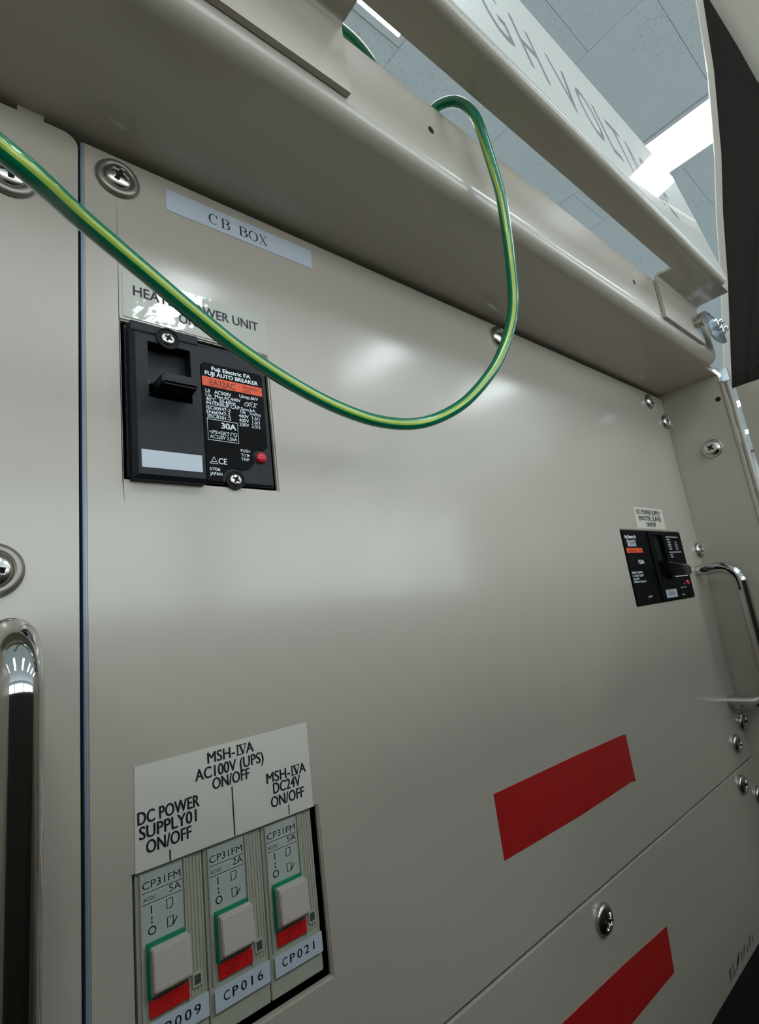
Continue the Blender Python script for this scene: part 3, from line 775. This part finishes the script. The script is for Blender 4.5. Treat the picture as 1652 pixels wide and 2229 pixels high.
# ---------------------------------------------------------------- three small circuit protectors
def protector(x, label, amp, code, stz, wdt=16.2):
    t_ = thing('circuit_protector', label, 'circuit breaker', (x+8, 1, -90), 'three narrow cream breakers side by side')
    bm = bmesh.new(); box(bm, x, x+wdt, 1.0, 45, -92.2, -50.4, bev=0.35)
    part('case', bm, M['cream'], t_)
    # raised ribs on the right column
    bm = bmesh.new()
    for k in range(5): box(bm, x+12.1+k*0.86, x+12.1+k*0.86+0.45, 0.78, 1.1, -81.0, -50.6)
    part('ribs', bm, M['cream'], t_)
    bm = bmesh.new()
    for a in ((x+.9, x+1.35, -81.4, -50.6), (x+11.3, x+11.8, -81.4, -50.6)): box(bm, a[0], a[1], 0.3, 1.1, a[2], a[3], bev=.1)
    part('side_rail', bm, M['cream'], t_)
    wn = part('window', Bx(x+1.4, x+11.1, 0.75, 1.05, -66.6, -50.8), M['window'], t_, label='pale green printed window')
    bm = bmesh.new(); yy = 0.7
    put_text(bm, 'CP31FM', x+1.6, x+10.6, -54.3, 1.6, yy); put_text(bm, amp, x+7.7, x+10.6, -56.8, 1.5, yy); put_text(bm, 'AC/DC', x+1.7, x+4.7, -56.9, .85, yy)
    quad(bm, x+1.3, x+10.9, -55.1, -54.95, yy); quad(bm, x+1.3, x+10.8, -57.55, -57.4, yy)
    quad(bm, x+3.4, x+3.68, -59.8, -58.1, yy); quad(bm, x+3.4, x+3.68, -61.0, -60.4, yy); quad(bm, x+3.4, x+3.68, -61.9, -61.3, yy)
    ring2d(bm, [(x+3.55+.8*math.cos(i*math.pi/8), -63.3+.8*math.sin(i*math.pi/8)) for i in range(16)], .28, yy)
    for zz in (-59.2, -63.1): ring2d(bm, [(x+7.1, zz-1.0), (x+8.1, zz-1.0), (x+8.5, zz-.4), (x+8.5, zz+1.0), (x+7.1, zz+1.0)], .25, yy)
    ring2d(bm, [(x+8.4, -64.0), (x+9.5, -62.6)], .28, yy, closed=False)
    part('lettering', bm, M['ink'], wn)
    part('green_plate', Bx(x+2.1, x+11.0, 0.2, 1.0, -77.0, -65.6), M['green'], t_, label='green strip behind the rocker')
    # rocker: flat upper face, tilted lower face
    bm = bmesh.new(); pr = [(1.0, -66.5), (-2.0, -66.6), (-2.7, -74.7), (0.7, -77.1), (1.0, -77.1)]
    prism_x(bm, pr, x+2.7, x+11.5); bmesh.ops.bevel(bm, geom=bm.edges[:], offset=0.00025, segments=2, affect='EDGES')
    part('rocker', bm, M['rocker'], t_, label='pinkish cream rocker switch')
    rp = part('red_plate', Bx(x+2.4, x+11.5, 0.1, 1.0, -80.6, -77.2, bev=.15), M['redplastic'], t_, label='red plate lettered ON')
    bm = bmesh.new(); put_text(bm, 'ON', x+4.0, x+7.4, -79.9, 1.7, 0.03); put_text(bm, 'I', x+9.6, x+9.9, -79.7, 1.4, 0.03); part('lettering', bm, M['redink'], rp)
    bm = bmesh.new()
    for a in ((x+12.4, x+12.8, -79.3, -76.4), (x+14.4, x+14.8, -79.3, -76.4), (x+12.8, x+14.4, -76.8, -76.4), (x+12.8, x+14.4, -79.3, -78.9)): box(bm, a[0], a[1], 0.4, 1.2, a[2], a[3])
    tw = part('test_window', bm, M['cream'], t_)
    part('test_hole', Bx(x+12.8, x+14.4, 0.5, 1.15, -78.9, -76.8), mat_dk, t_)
    sp = part('sticker', solid_quad([(x+1.0, stz), (x+16.0, stz), (x+16.0, stz-5.0), (x+1.0, stz-5.0)], 0.1, 0.25), M['sticker'], t_, label='white number strip')
    bm = bmesh.new()
    for k, ch_ in enumerate(code):
        xa = x+3.2+k*2.3; wd_ = 1.5 if ch_ not in '1I' else .4
        put_text(bm, ch_, xa+(0.5 if ch_ == '1' else 0), xa+(0.5 if ch_ == '1' else 0)+wd_, stz-3.3, 2.0, 0.04, bold=.01)
    part('lettering', bm, M['ink'], sp)
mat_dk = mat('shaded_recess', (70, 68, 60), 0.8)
protector(40.6, 'leftmost narrow cream breaker, its strip reading CP009', '5A', 'CP009', -81.4)
protector(57.1, 'middle narrow cream breaker, its strip reading CP016', '2A', 'CP016', -82.0)
protector(73.6, 'rightmost narrow cream breaker beside the black gap, its strip reading CP021', '5A', 'CP021', -82.2)

# ---------------------------------------------------------------- right-hand open door, louvres, neighbour
door = thing('open_door', 'opened cabinet door at the right edge with a dark inner stiffener and louvres', 'door', (480, -60, -900))
part('door_leaf', Bx(466, 468, -245, -51.2, -1450, 143), M['paint'], door)
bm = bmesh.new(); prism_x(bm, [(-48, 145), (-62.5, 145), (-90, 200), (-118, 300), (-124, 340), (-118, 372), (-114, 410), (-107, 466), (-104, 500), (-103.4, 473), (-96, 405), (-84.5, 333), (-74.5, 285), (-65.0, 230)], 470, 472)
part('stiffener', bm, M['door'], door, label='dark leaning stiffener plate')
bm = bmesh.new()
edge = [(-48, 146), (-65.0, 230), (-74.5, 285), (-84.5, 333), (-96, 405), (-103.4, 473), (-108, 515)]
lo = [bm.verts.new(P(470, y, z)) for y, z in edge]; lo2 = [bm.verts.new(P(466.8, y+3.6, z)) for y, z in edge]
up = [bm.verts.new(P(471, y+1, z)) for y, z in edge]; up2 = [bm.verts.new(P(467.8, y+4.6, z)) for y, z in edge]
for k in range(len(edge)-1):
    bm.faces.new((lo[k], lo[k+1], lo2[k+1], lo2[k])); bm.faces.new((up[k], up2[k], up2[k+1], up[k+1])); bm.faces.new((lo2[k], lo2[k+1], up2[k+1], up2[k])); bm.faces.new((lo[k], up[k], up[k+1], lo[k+1]))
part('edge_flange', bm, M['paint'], door, label='light grey flange along the stiffener')
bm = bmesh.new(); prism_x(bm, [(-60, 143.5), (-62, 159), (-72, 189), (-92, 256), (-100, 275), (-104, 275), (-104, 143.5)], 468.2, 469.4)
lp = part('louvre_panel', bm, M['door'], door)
for k in range(13):
    z = 148+k*9; yl_ = -66-(z-148)*0.31; b = bmesh.new()
    q = [b.verts.new(P(*p)) for p in ((468.2, yl_, z), (468.2, -103, z), (465.8, -103, z-4), (465.8, yl_, z-4), (468.2, yl_, z-1), (468.2, -103, z-1), (466.4, -103, z-4.6), (466.4, yl_, z-4.6))]
    for f in ((0, 1, 2, 3), (4, 7, 6, 5), (3, 2, 6, 7), (0, 3, 7, 4), (1, 5, 6, 2)): b.faces.new([q[i] for i in f])
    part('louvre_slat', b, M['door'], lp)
part('door_post', Bx(476, 480, -135, -103, 335, 640, bev=0.5), M['paint'], door, label='pale upright post at the top right corner')
ld = thing('open_door', 'opened cabinet door standing out from the left side of the cabinet', 'door', (-130, -60, -900))  # unseen leaf added to hold light back from the left
part('door_leaf', Bx(-128, -126, -245, -45, -1560, 143, bev=0.5), M['paint'], ld)
blocker = thing('equipment_rack', 'dark grey instrument rack standing across the narrow aisle', 'rack', (200, -700, -1600))  # unseen box added to keep light off the lower panel
part('rack_body', Bx(-500, 960, -900, -255, -1600, RT-3, bev=1), M['rack'], blocker)
part('rack_top', Bx(-505, 965, -905, -250, RT-3, RT, bev=1), M['racktop'], blocker, label='pale top sheet')  # pale top added to bounce light onto the undersides
# ---------------------------------------------------------------- green and yellow earth wire
F = 1142.67
RAW = [(-130, 215, 74), (-60, 272, 78), (0, 322, 82), (71, 380, 86), (171, 471, 97), (288, 570, 109), (434, 692, 124), (530, 767, 135), (640, 838, 148), (735, 887, 158), (820, 916, 167), (896, 923, 174),
       (957, 908, 180), (1017, 871, 185), (1070, 809, 190), (1099, 750, 194), (1114, 693, 197), (1117, 640, 199), (1110, 560, 201), (1102, 500, 203), (1088, 418, 205), (1063, 334, 206), (1047, 284, 206),
       (1033, 251, 206), (1015, 231, 206), (991, 221, 206), (967, 225, 206.5), (948, 236, 207.5), (930, 256, 209)]
WIRE = []
for u, v_, d_ in RAW:
    pc = Vector(((u-826)/F*d_, -(v_-1114.5)/F*d_, -d_)); WIRE.append(R @ pc + Vector((0, -148, 0)))
WIRE += [Vector((132, -45.5, 181)), Vector((124, -46, 183)), Vector((118.5, -46.5, 191)), Vector((112.5, -46.8, 197.3)), Vector((106, -46.8, 200.6)), Vector((98, -46.5, 201.6)), Vector((88, -46, 201)), Vector((74, -44, 197)), Vector((58, -35, 188))]
def catmull(p, n=8):
    out = []
    for i in range(len(p)-1):
        p0, p1, p2, p3 = p[max(i-1, 0)], p[i], p[i+1], p[min(i+2, len(p)-1)]
        for k in range(n):
            t_ = k/n; out.append(0.5*((2*p1)+(-p0+p2)*t_+(2*p0-5*p1+4*p2-p3)*t_*t_+(-p0+3*p1-3*p2+p3)*t_**3))
    out.append(p[-1]); return out
cl = catmull(WIRE, 8)
bm = bmesh.new(); n = 28; rings = []; rad = 1.98
eye = Vector((0, -148, 0))
for i, p in enumerate(cl):
    t_ = (cl[min(i+1, len(cl)-1)]-cl[max(i-1, 0)]).normalized(); toc = (eye-p); toc = (toc-t_*toc.dot(t_)).normalized(); sd = t_.cross(toc)
    u_ = i/len(cl)
    tb_ = ((0, -25), (.22, -22), (.31, -8), (.46, 14), (.52, 0), (.58, -35), (.66, -95), (1, -120))
    for (ua, aa), (ub, ab) in zip(tb_, tb_[1:]):
        if ua <= u_ <= ub: a0 = math.radians(aa+(ab-aa)*(u_-ua)/(ub-ua)); break
    ring = []
    for k in range(n):
        a = a0+2*math.pi*(k-0.5)/n
        q = p + (toc*math.cos(a)+sd*math.sin(a))*rad; ring.append(bm.verts.new(P(*q)))
    rings.append(ring)
for a, b_ in zip(rings, rings[1:]):
    for k in range(n):
        f = bm.faces.new((a[k], a[(k+1) % n], b_[(k+1) % n], b_[k])); f.material_index = 1 if k in (0, 1, n-1, n//2, n//2+1) else 0
        f.smooth = True
bm.faces.new(rings[0]); bm.faces.new(rings[-1][::-1])
o = link('earth_wire', bm, None, mats=[M['wire_green'], M['wire_yellow']])
for p_ in o.data.polygons: p_.use_smooth = True
tag(o, 'green and yellow striped wire looping down across the panel from behind the header', 'wire')
